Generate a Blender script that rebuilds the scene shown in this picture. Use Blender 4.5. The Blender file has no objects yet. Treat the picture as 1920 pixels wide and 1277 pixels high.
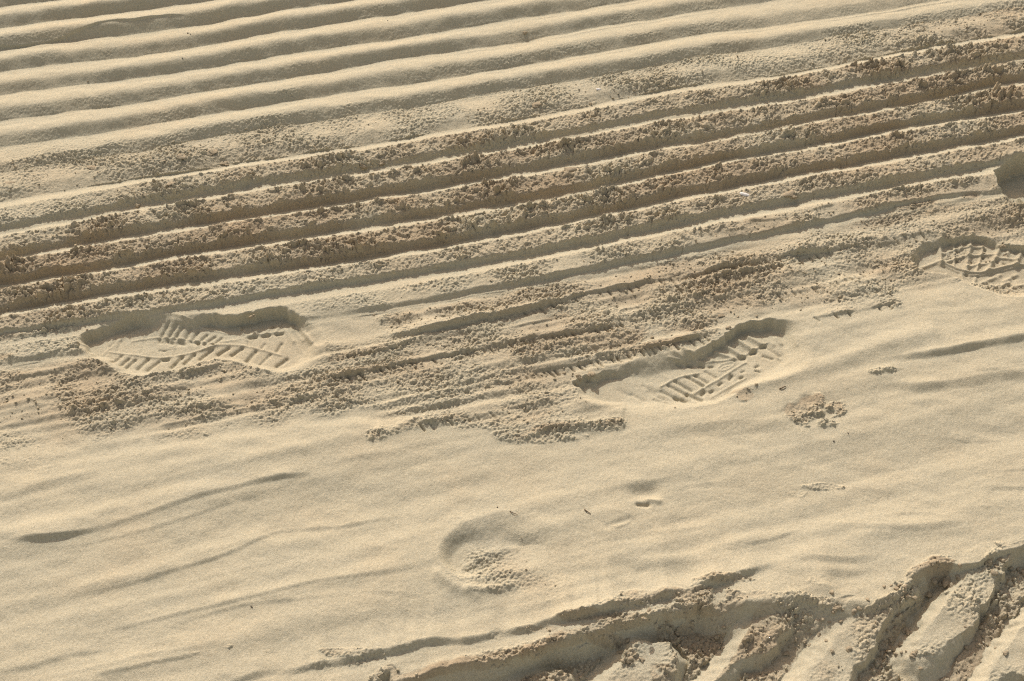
import bpy, math, random
import numpy as np

random.seed(7)
RNG = np.random.default_rng(11)
SC = bpy.context.scene
COL = SC.collection

# ------------------------------------------------------------------ camera
CAM_H = 1.51
PITCH = math.radians(50.0)
FPX = 2667.0                     # focal length in photo pixels (50 mm on 36 mm)
CX, CY = 960.0, 638.5
CP, SP = math.cos(PITCH), math.sin(PITCH)
cd = bpy.data.cameras.new('camera')
cam = bpy.data.objects.new('camera', cd)
COL.objects.link(cam)
cam.location = (0, 0, CAM_H)
cam.rotation_euler = (math.pi / 2 - PITCH, 0, 0)
cd.sensor_width = 36.0
cd.lens = FPX / 1920 * 36
cd.clip_start = 0.05
cd.clip_end = 300
cd.dof.use_dof = True
cd.dof.focus_distance = 1.93
cd.dof.aperture_fstop = 20
SC.camera = cam

# ------------------------------------------------------------------ light
SUN_EL = math.radians(37)
SUN_AZ = math.radians(-17)       # from +Y towards -X: far side, a little left
sdir = (math.sin(SUN_AZ) * math.cos(SUN_EL), math.cos(SUN_AZ) * math.cos(SUN_EL), math.sin(SUN_EL))
ld = bpy.data.lights.new('sun', 'SUN')
ld.energy = 2.75
ld.angle = math.radians(0.5)
ld.color = (1.0, 0.993, 0.975)
sun = bpy.data.objects.new('sun', ld)
COL.objects.link(sun)
sun.location = (sdir[0] * 6, sdir[1] * 6, sdir[2] * 6)
sun.rotation_euler = (math.pi / 2 - SUN_EL, 0, math.pi - SUN_AZ)
w = bpy.data.worlds.new('World')
SC.world = w
w.use_nodes = True
nt = w.node_tree
bg = nt.nodes['Background']
sky = nt.nodes.new('ShaderNodeTexSky')
sky.sky_type = 'NISHITA'
sky.sun_disc = False
sky.sun_elevation = SUN_EL
sky.sun_rotation = SUN_AZ
sky.dust_density = 1.5
sky.air_density = 1.0
sky.ozone_density = 0.0
wb = nt.nodes.new('ShaderNodeMix')                 # the photo's warm white balance
wb.data_type = 'RGBA'
wb.blend_type = 'MULTIPLY'
wb.inputs[0].default_value = 1
wb.inputs[7].default_value = (1.32, 0.97, 0.70, 1)
nt.links.new(sky.outputs[0], wb.inputs[6])
nt.links.new(wb.outputs[2], bg.inputs[0])
bg.inputs[1].default_value = 0.15
SC.view_settings.view_transform = 'Standard'
SC.view_settings.look = 'None'
SC.view_settings.gamma = 1
SC.view_settings.exposure = 0.46
SC.cycles.use_denoising = False
SC.cycles.filter_width = 1.2
SC.cycles.max_bounces = 8
SC.cycles.diffuse_bounces = 6


# ------------------------------------------------------------------ helpers
def at(u, v, z=0.0):
    """A photo pixel to the point where its ray meets the plane at height z."""
    a = (u - CX) / FPX
    b = -(v - CY) / FPX
    dy = CP + b * SP
    dz = -SP + b * CP
    k = (z - CAM_H) / dz
    return a * k, dy * k


def smooth(a, b, x):
    t = np.clip((x - a) / (b - a), 0, 1)
    return t * t * (3 - 2 * t)


def axis(lo, hi, step, far_lo, far_hi, grow):
    core = np.arange(lo, hi + step * .5, step)
    def tail(start, end):
        out, s, p = [], step, 0.0
        while p < abs(end - start):
            s = min(s * grow, 4.0)
            p += s
            out.append(p)
        return np.array(out)
    return np.concatenate([lo - tail(lo, far_lo)[::-1], core, hi + tail(hi, far_hi)])


STEP = 0.0009
XS = axis(-0.90, 0.90, STEP, -30, 30, 1.03)
YS = axis(0.69, 2.00, STEP, -14, 60, 1.03)
NX, NY = len(XS), len(YS)
X1 = XS[None, :]
Y1 = YS[:, None]
dep = np.maximum(Y1 * CP + CAM_H * SP, 0.2)
V = CY - FPX * (Y1 * SP - CAM_H * CP) / dep            # photo row of each grid row (a column vector)
U = CX + FPX * X1 / dep                                # photo column of each vertex
FADE = (1 - smooth(1.3, 3.0, np.abs(X1))) * (1 - smooth(3.0, 5.5, Y1)) * smooth(-1.5, 0.2, Y1)

# dense sub-grid (where fine detail lives)
JX = slice(int(np.searchsorted(XS, -1.05)), int(np.searchsorted(XS, 1.05)))
JY = slice(int(np.searchsorted(YS, 0.6)), int(np.searchsorted(YS, 2.12)))


def lattice(seed, n=512):
    return np.random.default_rng(seed).uniform(-1, 1, (n, n)).astype(np.float32)


def bw(f):
    f2, f3 = f * f, f * f * f
    return ((1 - 3 * f + 3 * f2 - f3) / 6, (4 - 6 * f2 + 3 * f3) / 6, (1 + 3 * f + 3 * f2 - 3 * f3) / 6, f3 / 6)


def noise(cx, cy, seed, n=512):
    """Smooth noise on the separable grid, cell sizes cx, cy metres; roughly -1..1."""
    L = lattice(seed, n)
    gx = XS / cx + 1000.37
    gy = YS / cy + 1000.71
    ix, iy = np.floor(gx).astype(int), np.floor(gy).astype(int)
    wx = bw((gx - ix).astype(np.float32))
    wy = bw((gy - iy).astype(np.float32))
    a = sum(L[:, (ix + k) % n] * wx[k][None, :] for k in range(4))
    return sum(a[(iy + k) % n, :] * wy[k][:, None] for k in range(4)) * 1.8


def noise_s(cx, cy, shear, seed, n=256):
    """The same with rows sheared (to run along the raked lines)."""
    L = lattice(seed, n)
    gx = np.broadcast_to(X1 / cx + 500.3, (NY, NX)).astype(np.float32)
    gy = ((Y1 - shear * X1) / cy + 500.7).astype(np.float32)
    ix, iy = np.floor(gx).astype(np.int32), np.floor(gy).astype(np.int32)
    wx, wy = bw(gx - ix), bw(gy - iy)
    out = np.zeros((NY, NX), np.float32)
    for k in range(4):
        yy = (iy + k) % n
        for m in range(4):
            out += L[yy, (ix + m) % n] * (wx[m] * wy[k])
    return out * 1.8


def noise1(c, seed):
    r = np.random.default_rng(seed).uniform(-1, 1, 1024)
    g = XS / c + 300.5
    i = np.floor(g).astype(int)
    ws = bw(g - i)
    return sum(r[(i + k) % 1024] * ws[k] for k in range(4)) * 1.6


def curve(pts, z=0.0):
    """Photo polyline (left to right) -> Y as a smooth function of every grid column X."""
    P = np.array([at(u, v, z) for u, v in pts])
    o = np.argsort(P[:, 0])
    x, y = P[o, 0], P[o, 1]
    m = np.gradient(y, x) if len(x) > 2 else np.full(len(x), (y[-1] - y[0]) / (x[-1] - x[0]))
    i = np.clip(np.searchsorted(x, XS) - 1, 0, len(x) - 2)
    h = x[i + 1] - x[i]
    t = (XS - x[i]) / h
    tc = np.clip(t, 0, 1)
    r = ((1 + 2 * tc) * (1 - tc) ** 2 * y[i] + tc * (1 - tc) ** 2 * h * m[i]
         + tc ** 2 * (3 - 2 * tc) * y[i + 1] + tc ** 2 * (tc - 1) * h * m[i + 1])
    g = (y[-1] - y[0]) / (x[-1] - x[0])
    r = np.where(t < 0, y[0] + (XS - x[0]) * g, r)
    return np.where(t > 1, y[-1] + (XS - x[-1]) * g, r), x[0], x[-1]


def worley(cell, seed, warp=None):
    """Packed lumps on the dense grid: dome height 0..1 and a random per lump."""
    n = 256
    r = np.random.default_rng(seed)
    ox, oy, hv = (r.uniform(0, 1, (n, n)).astype(np.float32) for _ in range(3))
    gx = np.broadcast_to(XS[JX][None, :] / cell + 4000, (JY.stop - JY.start, JX.stop - JX.start)).astype(np.float64)
    gy = np.broadcast_to(YS[JY][:, None] / cell + 4000, gx.shape).astype(np.float64)
    if warp is not None:
        gx = gx + warp[0] / cell
        gy = gy + warp[1] / cell
    ix, iy = np.floor(gx).astype(np.int32), np.floor(gy).astype(np.int32)
    fx, fy = (gx - ix).astype(np.float32), (gy - iy).astype(np.float32)
    best = np.full(gx.shape, 9, np.float32)
    val = np.zeros(gx.shape, np.float32)
    for a in (-1, 0, 1):
        for b in (-1, 0, 1):
            yy, xx = (iy + a) % n, (ix + b) % n
            d = (fx - b - ox[yy, xx]) ** 2 + (fy - a - oy[yy, xx]) ** 2
            k = d < best
            best = np.where(k, d, best)
            val = np.where(k, hv[yy, xx], val)
    return np.sqrt(np.clip(1 - best / 0.42, 0, 1)), val


def win(x0, x1, y0, y1):
    return (slice(max(0, int(np.searchsorted(YS, y0)) - 1), int(np.searchsorted(YS, y1)) + 1),
            slice(max(0, int(np.searchsorted(XS, x0)) - 1), int(np.searchsorted(XS, x1)) + 1))


def dist_poly(P, pad, closed, vals=None):
    """Window, distance to a polyline, inside mask (closed) and a value interpolated along it."""
    P = np.asarray(P, float)
    x0, y0 = P.min(0) - pad
    x1, y1 = P.max(0) + pad
    w_ = win(x0, x1, y0, y1)
    x = XS[w_[1]][None, :]
    y = YS[w_[0]][:, None]
    shp = (y.shape[0], x.shape[1])
    best = np.full(shp, 1e9)
    val = np.zeros(shp)
    wsum = np.full(shp, 1e-12)
    ins = np.zeros(shp, bool)
    n = len(P)
    for k in range(n if closed else n - 1):
        a, b = P[k], P[(k + 1) % n]
        ex, ey = b - a
        L2 = ex * ex + ey * ey + 1e-12
        t = np.clip(((x - a[0]) * ex + (y - a[1]) * ey) / L2, 0, 1)
        d = (x - a[0] - t * ex) ** 2 + (y - a[1] - t * ey) ** 2
        m = d < best
        best = np.where(m, d, best)
        if vals is not None:
            wgt = 1 / (d + 2e-5) ** 2
            val += wgt * (vals[k] * (1 - t) + vals[(k + 1) % n] * t)
            wsum += wgt
        if closed and abs(ey) > 1e-12:
            c = ((a[1] > y) != (b[1] > y)) & (x < a[0] + (y - a[1]) * ex / ey)
            ins ^= c
    return w_, np.sqrt(best), ins, val / wsum


def spline(pts, n=6, closed=True):
    P = np.asarray(pts, float)
    N = len(P)
    out = []
    for k in range(N if closed else N - 1):
        if closed:
            p0, p1, p2, p3 = P[k - 1], P[k], P[(k + 1) % N], P[(k + 2) % N]
        else:
            p0, p1, p2, p3 = P[max(k - 1, 0)], P[k], P[k + 1], P[min(k + 2, N - 1)]
        for j in range(n):
            t = j / n
            out.append(.5 * (2 * p1 + (p2 - p0) * t + (2 * p0 - 5 * p1 + 4 * p2 - p3) * t * t + (3 * p1 - p0 - 3 * p2 + p3) * t ** 3))
    if not closed:
        out.append(P[-1])
    return np.array(out)


# ------------------------------------------------------------------ raked ridges: foot lines traced, front to back
UX = (40, 280, 520, 760, 1000, 1240, 1480, 1720, 1920)
FEET = [
    (48, 20, -14, -52, -90, -128, -165, -203, -235),
    (89, 62, 24, -13, -50, -88, -125, -163, -195),
    (131, 103, 63, 25, -12, -48, -86, -123, -155),
    (173, 145, 107, 71, 30, -8, -45, -83, -114),
    (222, 189, 152, 112, 73, 31, -6, -42, -72),
    (270, 235, 194, 159, 120, 76, 45, 6, -25),
    (318, 281, 240, 203, 162, 120, 82, 44, 14),
    (370, 333, 295, 257, 216, 169, 134, 90, 58),
    (430, 385, 343, 308, 268, 222, 183, 141, 110),
    (480, 438, 400, 362, 319, 275, 234, 190, 151),
    (527, 488, 450, 412, 372, 323, 280, 236, 203),
    (580, 540, 505, 469, 425, 377, 330, 286, 248),
    (628, 592, 557, 521, 482, 433, 384, 338, 303),
    (682, 648, 612, 575, 535, 487, 434, 388, 357),
]
feet = [curve(list(zip(UX, f)))[0] for f in FEET]
for k in range(1, 22):                                  # the raking goes on beyond the top of the photo
    feet.insert(0, feet[0] + 0.058 + 0 * XS)
N0 = 21                                                 # index of the first traced foot
for k in range(len(feet)):
    rough = 0.0012 if k < N0 + 8 else 0.0016
    feet[k] = feet[k] + noise1(0.09, 100 + k) * 0.0022 + noise1(0.022, 200 + k) * rough

Hh = np.zeros((NY, NX), np.float32)
RIDGE = np.full((NY, NX), -1, np.int16)
TT = np.zeros((NY, NX), np.float32)


def ramp(*pts):
    """Amount along the photo's width at grid column level (uses the column's place at mid height)."""
    u, v = zip(*pts)
    return np.interp(CX + XS * 1350, u, v)


AMP = {}
for k in range(len(feet) - 1):
    j = k - N0                                          # ridge j lies between foot j and foot j+1, its front foot is j+1
    AMP[k] = 0.0126 + 0 * XS
for j, a in {
    -1: ramp((0, 0.0122), (1920, 0.0122)),
    0: ramp((0, 0.0138), (300, 0.0138), (1920, 0.0122)),
    1: ramp((0, 0.0113), (400, 0.0127), (900, 0.0127), (1920, 0.0095)),
    2: ramp((0, 0.0104), (400, 0.0127), (900, 0.0119), (1400, 0.0095), (1920, 0.0086)),
    3: ramp((0, 0.0104), (400, 0.0122), (1000, 0.0112), (1400, 0.0090), (1920, 0.0076)),
    4: ramp((0, 0.0095), (500, 0.0121), (1000, 0.0110), (1400, 0.0099), (1920, 0.0066)),
    5: ramp((0, 0.0066), (300, 0.0110), (900, 0.0112), (1300, 0.0112), (1700, 0.0086), (1920, 0.0066)),
    6: ramp((0, .005), (600, .006), (1100, .0055), (1400, .0072), (1920, .006)),
    7: ramp((0, 0.0065), (300, 0.0077), (800, 0.0068), (1200, 0.0060), (1500, 0.0072), (1920, 0.0089)),
    8: ramp((0, 0.0090), (1000, 0.0099), (1920, 0.0099)),
    9: ramp((0, 0.0095), (1000, 0.0100), (1920, 0.0100)),
    10: ramp((0, 0.0095), (1000, 0.0100), (1920, 0.0097)),
    11: ramp((0, .0075), (200, .0072), (420, .0068), (560, .0085), (1200, .0100), (1500, .0098), (1920, .0094)),
    12: ramp((0, 0.0024), (300, 0.0024), (620, 0.0049), (1000, 0.0085), (1500, 0.0085), (1700, 0.0077), (1920, 0.0065)),
}.items():
    AMP[N0 + j] = a * (1 + .10 * noise1(.11, 600 + j) + .05 * noise1(.035, 640 + j))

# crumbliness of each ridge, along the photo's width
CRUMB = {5: ramp((0, .25), (500, .12), (1400, .06), (1920, .2)),
         6: ramp((0, .5), (400, .6), (800, .45), (1300, .55), (1500, .35), (1920, .7)),
         7: ramp((0, .45), (400, .8), (800, .85), (1200, .65), (1500, .75), (1700, 1), (1920, 1)),
         8: ramp((0, .8), (500, 1), (1920, 1)),
         9: ramp((0, 1), (1920, 1)),
         10: ramp((0, 1), (1920, .9)),
         11: ramp((0, .75), (600, .6), (900, .7), (1300, .8), (1920, .75)),
         12: ramp((0, .4), (500, .25), (800, .45), (1100, .6), (1500, .75), (1920, .75))}
ROUGH = np.zeros((NY, NX), np.float32)
for k in range(len(feet) - 1):
    lo, hi = feet[k + 1].min(), feet[k].max()
    ys = slice(int(np.searchsorted(YS, lo)), int(np.searchsorted(YS, hi)) + 1)
    y = YS[ys][:, None]
    a, b = feet[k][None, :], feet[k + 1][None, :]
    m = (y <= a) & (y > b)
    t = np.where(m, (a - y) / (a - b), 0)
    j = k - N0
    crumbly = j >= 7
    c = 0.57 if crumbly else 0.54
    e = 0.93 if crumbly else 0.985
    st = 0.10 if crumbly else 0.02
    up = np.clip((t - st) / (c - st), 0, 1)
    dn = np.clip((t - c) / (e - c), 0, 1)
    if crumbly:
        up = np.clip((t - .03) / .36, 0, 1)
        dn = np.clip((t - .79) / .14, 0, 1)
        top = 1 - .10 * smooth(.42, .80, t)
        p = np.where(t < .5, np.sin(np.pi / 2 * up) ** 1.5, 1) * top * (0.5 + 0.5 * np.cos(np.pi * dn))
    else:
        up = np.clip(t / .62, 0, 1)
        dn = np.clip((t - .62) / .38, 0, 1)
        p = np.where(t < .62, .4 * (1 - (1 - up) ** 1.9) + .6 * (.5 - .5 * np.cos(np.pi * up)), .4 * (1 - dn ** 2.1) + .6 * (.5 + .5 * np.cos(np.pi * dn)))
    Hh[ys] += np.where(m, p * AMP[k][None, :], 0).astype(np.float32)
    TT[ys] = np.where(m, t, TT[ys])
    RIDGE[ys] = np.where(m, j, RIDGE[ys])
    if 0 <= j < 6:
        ROUGH[ys] += np.where(m, (.15 + .05 * j / 5) * np.clip(1 + .4 * noise1(.05, 660 + j)[None, :], .2, 1.8) * smooth(.58, .72, t) * (1 - smooth(.95, 1, t)), 0).astype(np.float32)
    if j in CRUMB:
        body = smooth(.20, .36, t) * (1 - .4 * smooth(.80, .88, t)) * (1 - smooth(.88, .97, t)) if crumbly else 1.0
        ROUGH[ys] += np.where(m, CRUMB[j][None, :] * body, 0).astype(np.float32)
Hh *= FADE.astype(np.float32)
BIG = ((RIDGE >= 6) & (RIDGE <= 12)).astype(np.float32)
TOPBAND = (Y1 > feet[N0 + 6][None, :])
# a faint second crease in the troughs towards the right
cre = np.exp(-((TT - 0.16) / 0.05) ** 2) * (.35 + .65 * smooth(600, 1300, U)) * ((RIDGE >= 0) & (RIDGE < 6))
Hh += (cre * 0.0017 * (0.6 + 0.6 * noise(.07, .03, 31))).astype(np.float32)

# ------------------------------------------------------------------ tread band below the ridges
last = feet[-1][None, :]
LB, _, _ = curve([(0, 842), (140, 848), (300, 832), (420, 814), (560, 800), (660, 788), (740, 806), (850, 815), (930, 822), (1040, 802), (1120, 792),
                  (1165, 778), (1185, 700), (1300, 655), (1380, 612), (1450, 598), (1530, 594), (1620, 580), (1690, 566), (1740, 550), (1920, 548)])
LBn = LB[None, :] + noise(.03, .03, 41) * .006
band = smooth(-.004, .040, Y1 - LBn + noise(.02, .02, 43) * .010) * (1 - smooth(-.012, .004, Y1 - last)) * FADE
ROUGH += (band * (0.70 + .30 * noise(.08, .05, 42) + .25 * noise_s(.09, .012, .255, 47))).astype(np.float32)
DUNE = (1 - smooth(-.012, .01, Y1 - LBn))               # the smooth wind-blown sand in front

# thin tread lines
def ripple(pts, h, lf, lb, z=0.0, taper=.18, amps=None, mask=None, wob=.0012, seed=0, brk=.18):
    """A low lip: gradual rise behind it, short slip face towards the camera."""
    yc, xa, xb = curve(pts, z)
    yc = yc + noise1(.03, 700 + seed) * wob
    s = np.clip((XS - xa) / (xb - xa), 0, 1)
    if amps is None:
        amp = smooth(0, taper, s) * smooth(0, taper, 1 - s)
    else:
        amp = np.interp(s, np.linspace(0, 1, len(amps)), amps) * (XS > xa) * (XS < xb)
    amp = amp * np.clip(1 + brk * noise1(.028, 900 + seed) + brk * .6 * noise1(.010, 950 + seed), .15, 1.6)
    cols = np.nonzero(amp > 1e-4)[0]
    if len(cols) == 0:
        return
    cs = slice(cols[0], cols[-1] + 1)
    y0, y1 = yc[cs].min() - lf - .002, yc[cs].max() + lb * 5
    rs = slice(int(np.searchsorted(YS, y0)), int(np.searchsorted(YS, y1)) + 1)
    d = yc[None, cs] - YS[rs][:, None]
    p = np.where(d < 0, np.exp(np.minimum(d, 0) / lb), 1 - smooth(0, lf, d))
    q = h * p * amp[None, cs]
    if mask is not None:
        q = q * mask[rs, cs]
    Hh[rs, cs] += q.astype(np.float32)


def Z5(*p):  # crop with origin 630,420
    return [(630 + x / 2.903, 420 + y / 2.903) for x, y in p]
def Z4(*p):
    return [(x / 2.903, 420 + y / 2.903) for x, y in p]
def Z6(*p):
    return [(1260 + x / 2.903, 420 + y / 2.903) for x, y in p]
def ZL(*p):
    return [(x / 2.903, 837 + y / 2.903) for x, y in p]
def ZC(*p):
    return [(630 + x / 2.903, 837 + y / 2.903) for x, y in p]
def ZR(*p):
    return [(1260 + x / 2.903, 837 + y / 2.903) for x, y in p]
def ZA(*p):  # left print crop
    return [(130 + x / 3.84, 560 + y / 3.84) for x, y in p]
def ZB(*p):  # right print crop
    return [(1060 + x / 3.84, 580 + y / 3.84) for x, y in p]
def ZD(*p):  # print at the right edge
    return [(1680 + x / 4.258, 280 + y / 4.258) for x, y in p]


TREADS = [
    (Z5((210, 610), (600, 548), (1000, 470), (1500, 345), (1916, 270), (2300, 190), (2700, 120), (3000, 50)), .010, .010, .020),
    (Z5((-20, 735), (250, 680), (520, 605), (900, 560), (1250, 490)), .0045, .007, .016),
    (Z5((-130, 850), (0, 832), (250, 772), (700, 692), (1100, 612), (1350, 572), (1600, 530)), .0065, .0075, .014),
    (Z5((330, 945), (450, 925), (560, 910)), .0035, .006, .010),
    (Z5((1000, 815), (1240, 765), (1480, 718), (1700, 670), (1916, 622), (2060, 585)), .0065, .007, .014),
    (Z5((430, 1090), (620, 1050), (870, 1015)), .006, .008, .014),
    (Z5((920, 995), (1080, 975), (1250, 930)), .005, .008, .012),
    (Z5((210, 1150), (330, 1115), (440, 1070)), .004, .007, .02),
    (Z5((1000, 1160), (1120, 1110), (1300, 1095), (1540, 1075)), .008, .010, .018),
    (Z6((0, 335), (200, 292), (400, 248), (620, 200), (850, 130), (1100, 85), (1380, 40)), .0065, .008, .014),
    (Z6((380, 410), (520, 378), (700, 340), (900, 300), (1060, 240)), .005, .007, .014),
    (Z6((760, 500), (900, 478), (1100, 445), (1220, 425)), .0055, .007, .014),
    (Z6((0, 640), (90, 612), (180, 585)), .005, .007, .012),
    (Z6((400, 1), (640, -30), (900, -100)), .004, .008, .014),
    (Z4((480, 895), (800, 838), (1060, 790), (1240, 752)), .005, .008, .012),
    (Z4((760, 1015), (1000, 992), (1370, 965)), .0025, .006, .012),
    (Z4((420, 975), (700, 920), (1000, 885), (1250, 815)), .003, .007, .013),
    (Z4((850, 1090), (1100, 1050), (1400, 985)), .0025, .006, .012),
    (Z4((0, 620), (200, 590), (420, 560)), .005, .010, .014),
    (Z4((0, 520), (250, 500), (480, 480)), .0035, .009, .014),
    (Z4((0, 725), (200, 712), (430, 655)), .003, .010, .016),
    (Z4((0, 820), (250, 800), (480, 770)), .0028, .010, .018),
    (ZD((-200, 750), (0, 715), (210, 655)), .004, .009, .012),
    (ZD((40, 470), (300, 430), (500, 385), (640, 360)), .006, .011, .014),
    (ZD((700, 570), (850, 550), (1022, 525)), .003, .008, .014),
    (ZD((250, 500), (380, 480)), .003, .008, .012),
]
for i, (p, h, lf, lb) in enumerate(TREADS):
    w_, d, _, _ = dist_poly(spline([at(*q) for q in p], 3, False), .02, False)
    ROUGH[w_] = np.maximum(ROUGH[w_], np.exp(-(d / .010) ** 2) * np.clip(.62 + .6 * noise(.03, .03, 46)[w_], 0, .95))
    ripple(p, h * (.55 if i == 0 else .44), lf * .65, lb * .8, seed=i, taper=.10, wob=.0026, brk=.65)


def seg(p0, p1, wd, h, z=0.0, end=1.0):
    """A short rib (h > 0) or nick (h < 0)."""
    P = [at(*p0, z), at(*p1, z)]
    w_, d, _, _ = dist_poly(P, wd * 3, False)
    Hh[w_] += (h * np.exp(-(d / wd) ** 2)).astype(np.float32)


def line(pts, wd, h, z=0.0):
    P = spline([at(*p, z) for p in pts], 5, False)
    w_, d, _, _ = dist_poly(P, wd * 3, False)
    Hh[w_] += (h * np.exp(-(d / wd) ** 2)).astype(np.float32)


Hh += (band * (noise_s(.16, .0060, .255, 44) * .0024 + noise_s(.05, .013, .255, 45) * .0014)).astype(np.float32)
# little cleat nicks hanging below the tread lines
r = random.Random(5)
for pts, dz, gap in ((TREADS[2][0], 12, 34), (TREADS[4][0], 10, 36), (TREADS[5][0], 12, 38), (TREADS[10][0], 10, 34), (TREADS[11][0], 8, 60), (TREADS[0][0][2:6], 14, 60),
                     (TREADS[9][0], 12, 46)):
    P = np.array(pts)
    L = np.concatenate([[0], np.cumsum(np.hypot(*np.diff(P, axis=0).T))])
    s = 8.0
    while s < L[-1] - 6:
        u = np.interp(s, L, P[:, 0])
        v = np.interp(s, L, P[:, 1])
        ln = r.uniform(7, 15)
        if r.random() < .7:
            seg((u + r.uniform(-2, 2), v + 3), (u + ln * .8, v + 3 + ln * .75), .0016, -r.uniform(.0020, .0040))
        s += gap / 2.903 * r.uniform(.7, 1.4)

ripple([(-60, 88), (0, 83), (45, 78), (110, 67), (155, 56), (210, 44), (260, 40), (310, 34), (360, 30)], .0032, .003, .014, z=.010, seed=150, wob=.0015, taper=.12, brk=.2)

# ------------------------------------------------------------------ smooth dune: broad swells and wind lips
sw = noise_s(.34, .085, .30, 51) * .0042 + noise_s(.24, .030, .30, 52) * .0025 + noise_s(.30, .012, .30, 57) * .0011 + noise_s(.25, .0065, .28, 58) * .0003
Hh += (sw * DUNE * FADE).astype(np.float32)
Hh += (noise(.9, .5, 53) * .006 * (1 - .5 * FADE) + noise(6, 5, 54) * .12 * (1 - FADE)).astype(np.float32)
LIPS = [
    (ZL((-60, 290), (40, 262), (250, 205), (450, 155), (640, 140)), .0042, .013, .03),
    (ZL((60, 516), (110, 510), (300, 494), (550, 445), (860, 343), (1100, 265), (1400, 188), (1550, 157), (1700, 138)), .0074, .008, .03, (0, 1, 1, .75, .35, .3, .35, .55, .55, .45, .45, .6, .95, 1, .0)),
    (ZL((120, 568), (500, 520), (900, 420), (1250, 300), (1620, 190)), .0012, .006, .02),
    (ZL((200, 700), (450, 620), (900, 530), (1150, 440), (1350, 395), (1500, 360)), .0038, .026, .04),
    (ZL((60, 832), (250, 825), (500, 790), (900, 680), (1300, 545), (1480, 460), (1700, 430), (1916, 408), (2100, 370), (2300, 355)), .0028, .007, .028),
    (ZL((300, 1060), (700, 970), (1100, 880), (1500, 780), (1916, 700), (2150, 680), (2420, 620)), .0022, .006, .025),
    (ZL((860, 980), (1300, 870), (1700, 815), (2000, 790)), .0018, .006, .02),
    (ZL((-80, 1240), (0, 1225), (200, 1190), (400, 1130), (680, 1090)), .0026, .008, .03),
    (ZL((50, 1285), (300, 1250), (800, 1140), (1300, 1050)), .0018, .007, .022),
    (ZL((380, 1265), (700, 1210), (900, 1160), (1240, 1106)), .0024, .006, .02),
    (ZL((0, 190), (400, 100), (800, 40), (1200, 8)), .0022, .014, .03),
    (ZL((1700, 60), (2100, 30), (2500, -20)), .0015, .012, .03),
    (ZC((-60, 442), (200, 390), (420, 355)), .0018, .007, .025),
    (ZC((-60, 560), (100, 560), (300, 545), (540, 620)), .0010, .006, .02),
    (ZC((-100, 740), (250, 680), (470, 640)), .0018, .009, .025),
    (ZC((100, 790), (300, 790), (560, 825)), .0012, .006, .02),
    (ZC((1380, 230), (1650, 190), (1916, 150)), .0014, .008, .02),
    (ZC((1740, 245), (1916, 210), (2150, 185)), .0022, .008, .02),
    (ZC((1460, 440), (1560, 430), (1640, 385)), .0042, .006, .012),
    (ZC((1200, 560), (1500, 500), (1916, 440), (2250, 390)), .0016, .007, .03),
    (ZC((1250, 640), (1500, 620), (1916, 590), (2100, 540), (2340, 480), (2560, 430)), .0050, .02, .035),
    (ZC((900, 880), (1150, 850), (1450, 790)), .0018, .010, .02),
    (ZR((350, 545), (520, 497), (730, 435)), .0018, .006, .015),
    (ZR((560, 420), (700, 405), (1000, 418), (1300, 432), (1550, 405), (1850, 390)), .0030, .010, .022),
    (ZR((1120, 372), (1400, 360), (1540, 392)), .0014, .006, .015),
    (ZR((1680, 212), (1916, 216), (2100, 200)), .0024, .007, .02),
    (ZR((1720, 128), (1916, 118), (2100, 110)), .0018, .006, .02),
    (ZR((900, 215), (1050, 215), (1230, 240)), .0016, .008, .015),
    (ZR((1500, 330), (1700, 325), (1916, 340)), .0012, .006, .02),
    (ZR((560, 620), (700, 598), (900, 606), (1000, 605), (1160, 580)), .0044, .010, .02),
    (ZR((700, 650), (900, 670), (1260, 660)), .0022, .012, .02),
    (ZR((1080, 770), (1200, 770), (1260, 780)), .0018, .010, .02),
    (Z6((1020, 750), (1150, 722), (1300, 712), (1450, 692), (1700, 647), (1916, 608), (2200, 560)), .0105, .011, .03),
    (Z6((960, 880), (1150, 862), (1400, 866), (1600, 842), (1800, 806), (1916, 790), (2200, 740)), .0080, .015, .03),
    (Z6((1600, 795), (1750, 792), (1916, 778)), .0018, .007, .012),
    (Z6((1080, 965), (1450, 955), (1700, 972)), .0018, .010, .02),
    (Z6((1440, 1140), (1620, 1165), (1880, 1160)), .0013, .005, .015),
    (Z6((1020, 815), (1080, 808), (1270, 780)), .0030, .006, .010),
    (Z6((-200, 1110), (0, 1098), (300, 1072), (600, 1050), (760, 1000)), .0070, .022, .022),
    (Z6((1100, 570), (1200, 560), (1350, 590)), .0012, .006, .02),
    (Z6((1200, 480), (1500, 470), (1916, 445)), .0014, .010, .03),
]
for i, q in enumerate(LIPS):
    ripple(q[0], q[1] * .60, q[2] * 1.1, q[3], seed=60 + i, taper=.34, amps=q[4] if len(q) > 4 else None, wob=.0007)
for pts in (ZL((-40, 362), (400, 250), (700, 180), (1000, 108), (1300, 50), (1650, 20)), ZL((420, 770), (800, 670), (1150, 560), (1400, 480)),
            ZC((560, 870), (900, 830), (1300, 735), (1700, 640), (1916, 610)), ZR((330, 525), (700, 450), (1100, 455), (1600, 440)), ZL((-20, 500), (300, 440), (700, 330), (1100, 230))):
    line(pts, .011, .0016)
# ridge running from the right print's heel out to the right, lit on its far side
line(Z6((330, 900), (450, 868), (650, 825), (850, 765), (1000, 705), (1150, 650), (1400, 592)), .014, .0045)

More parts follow.
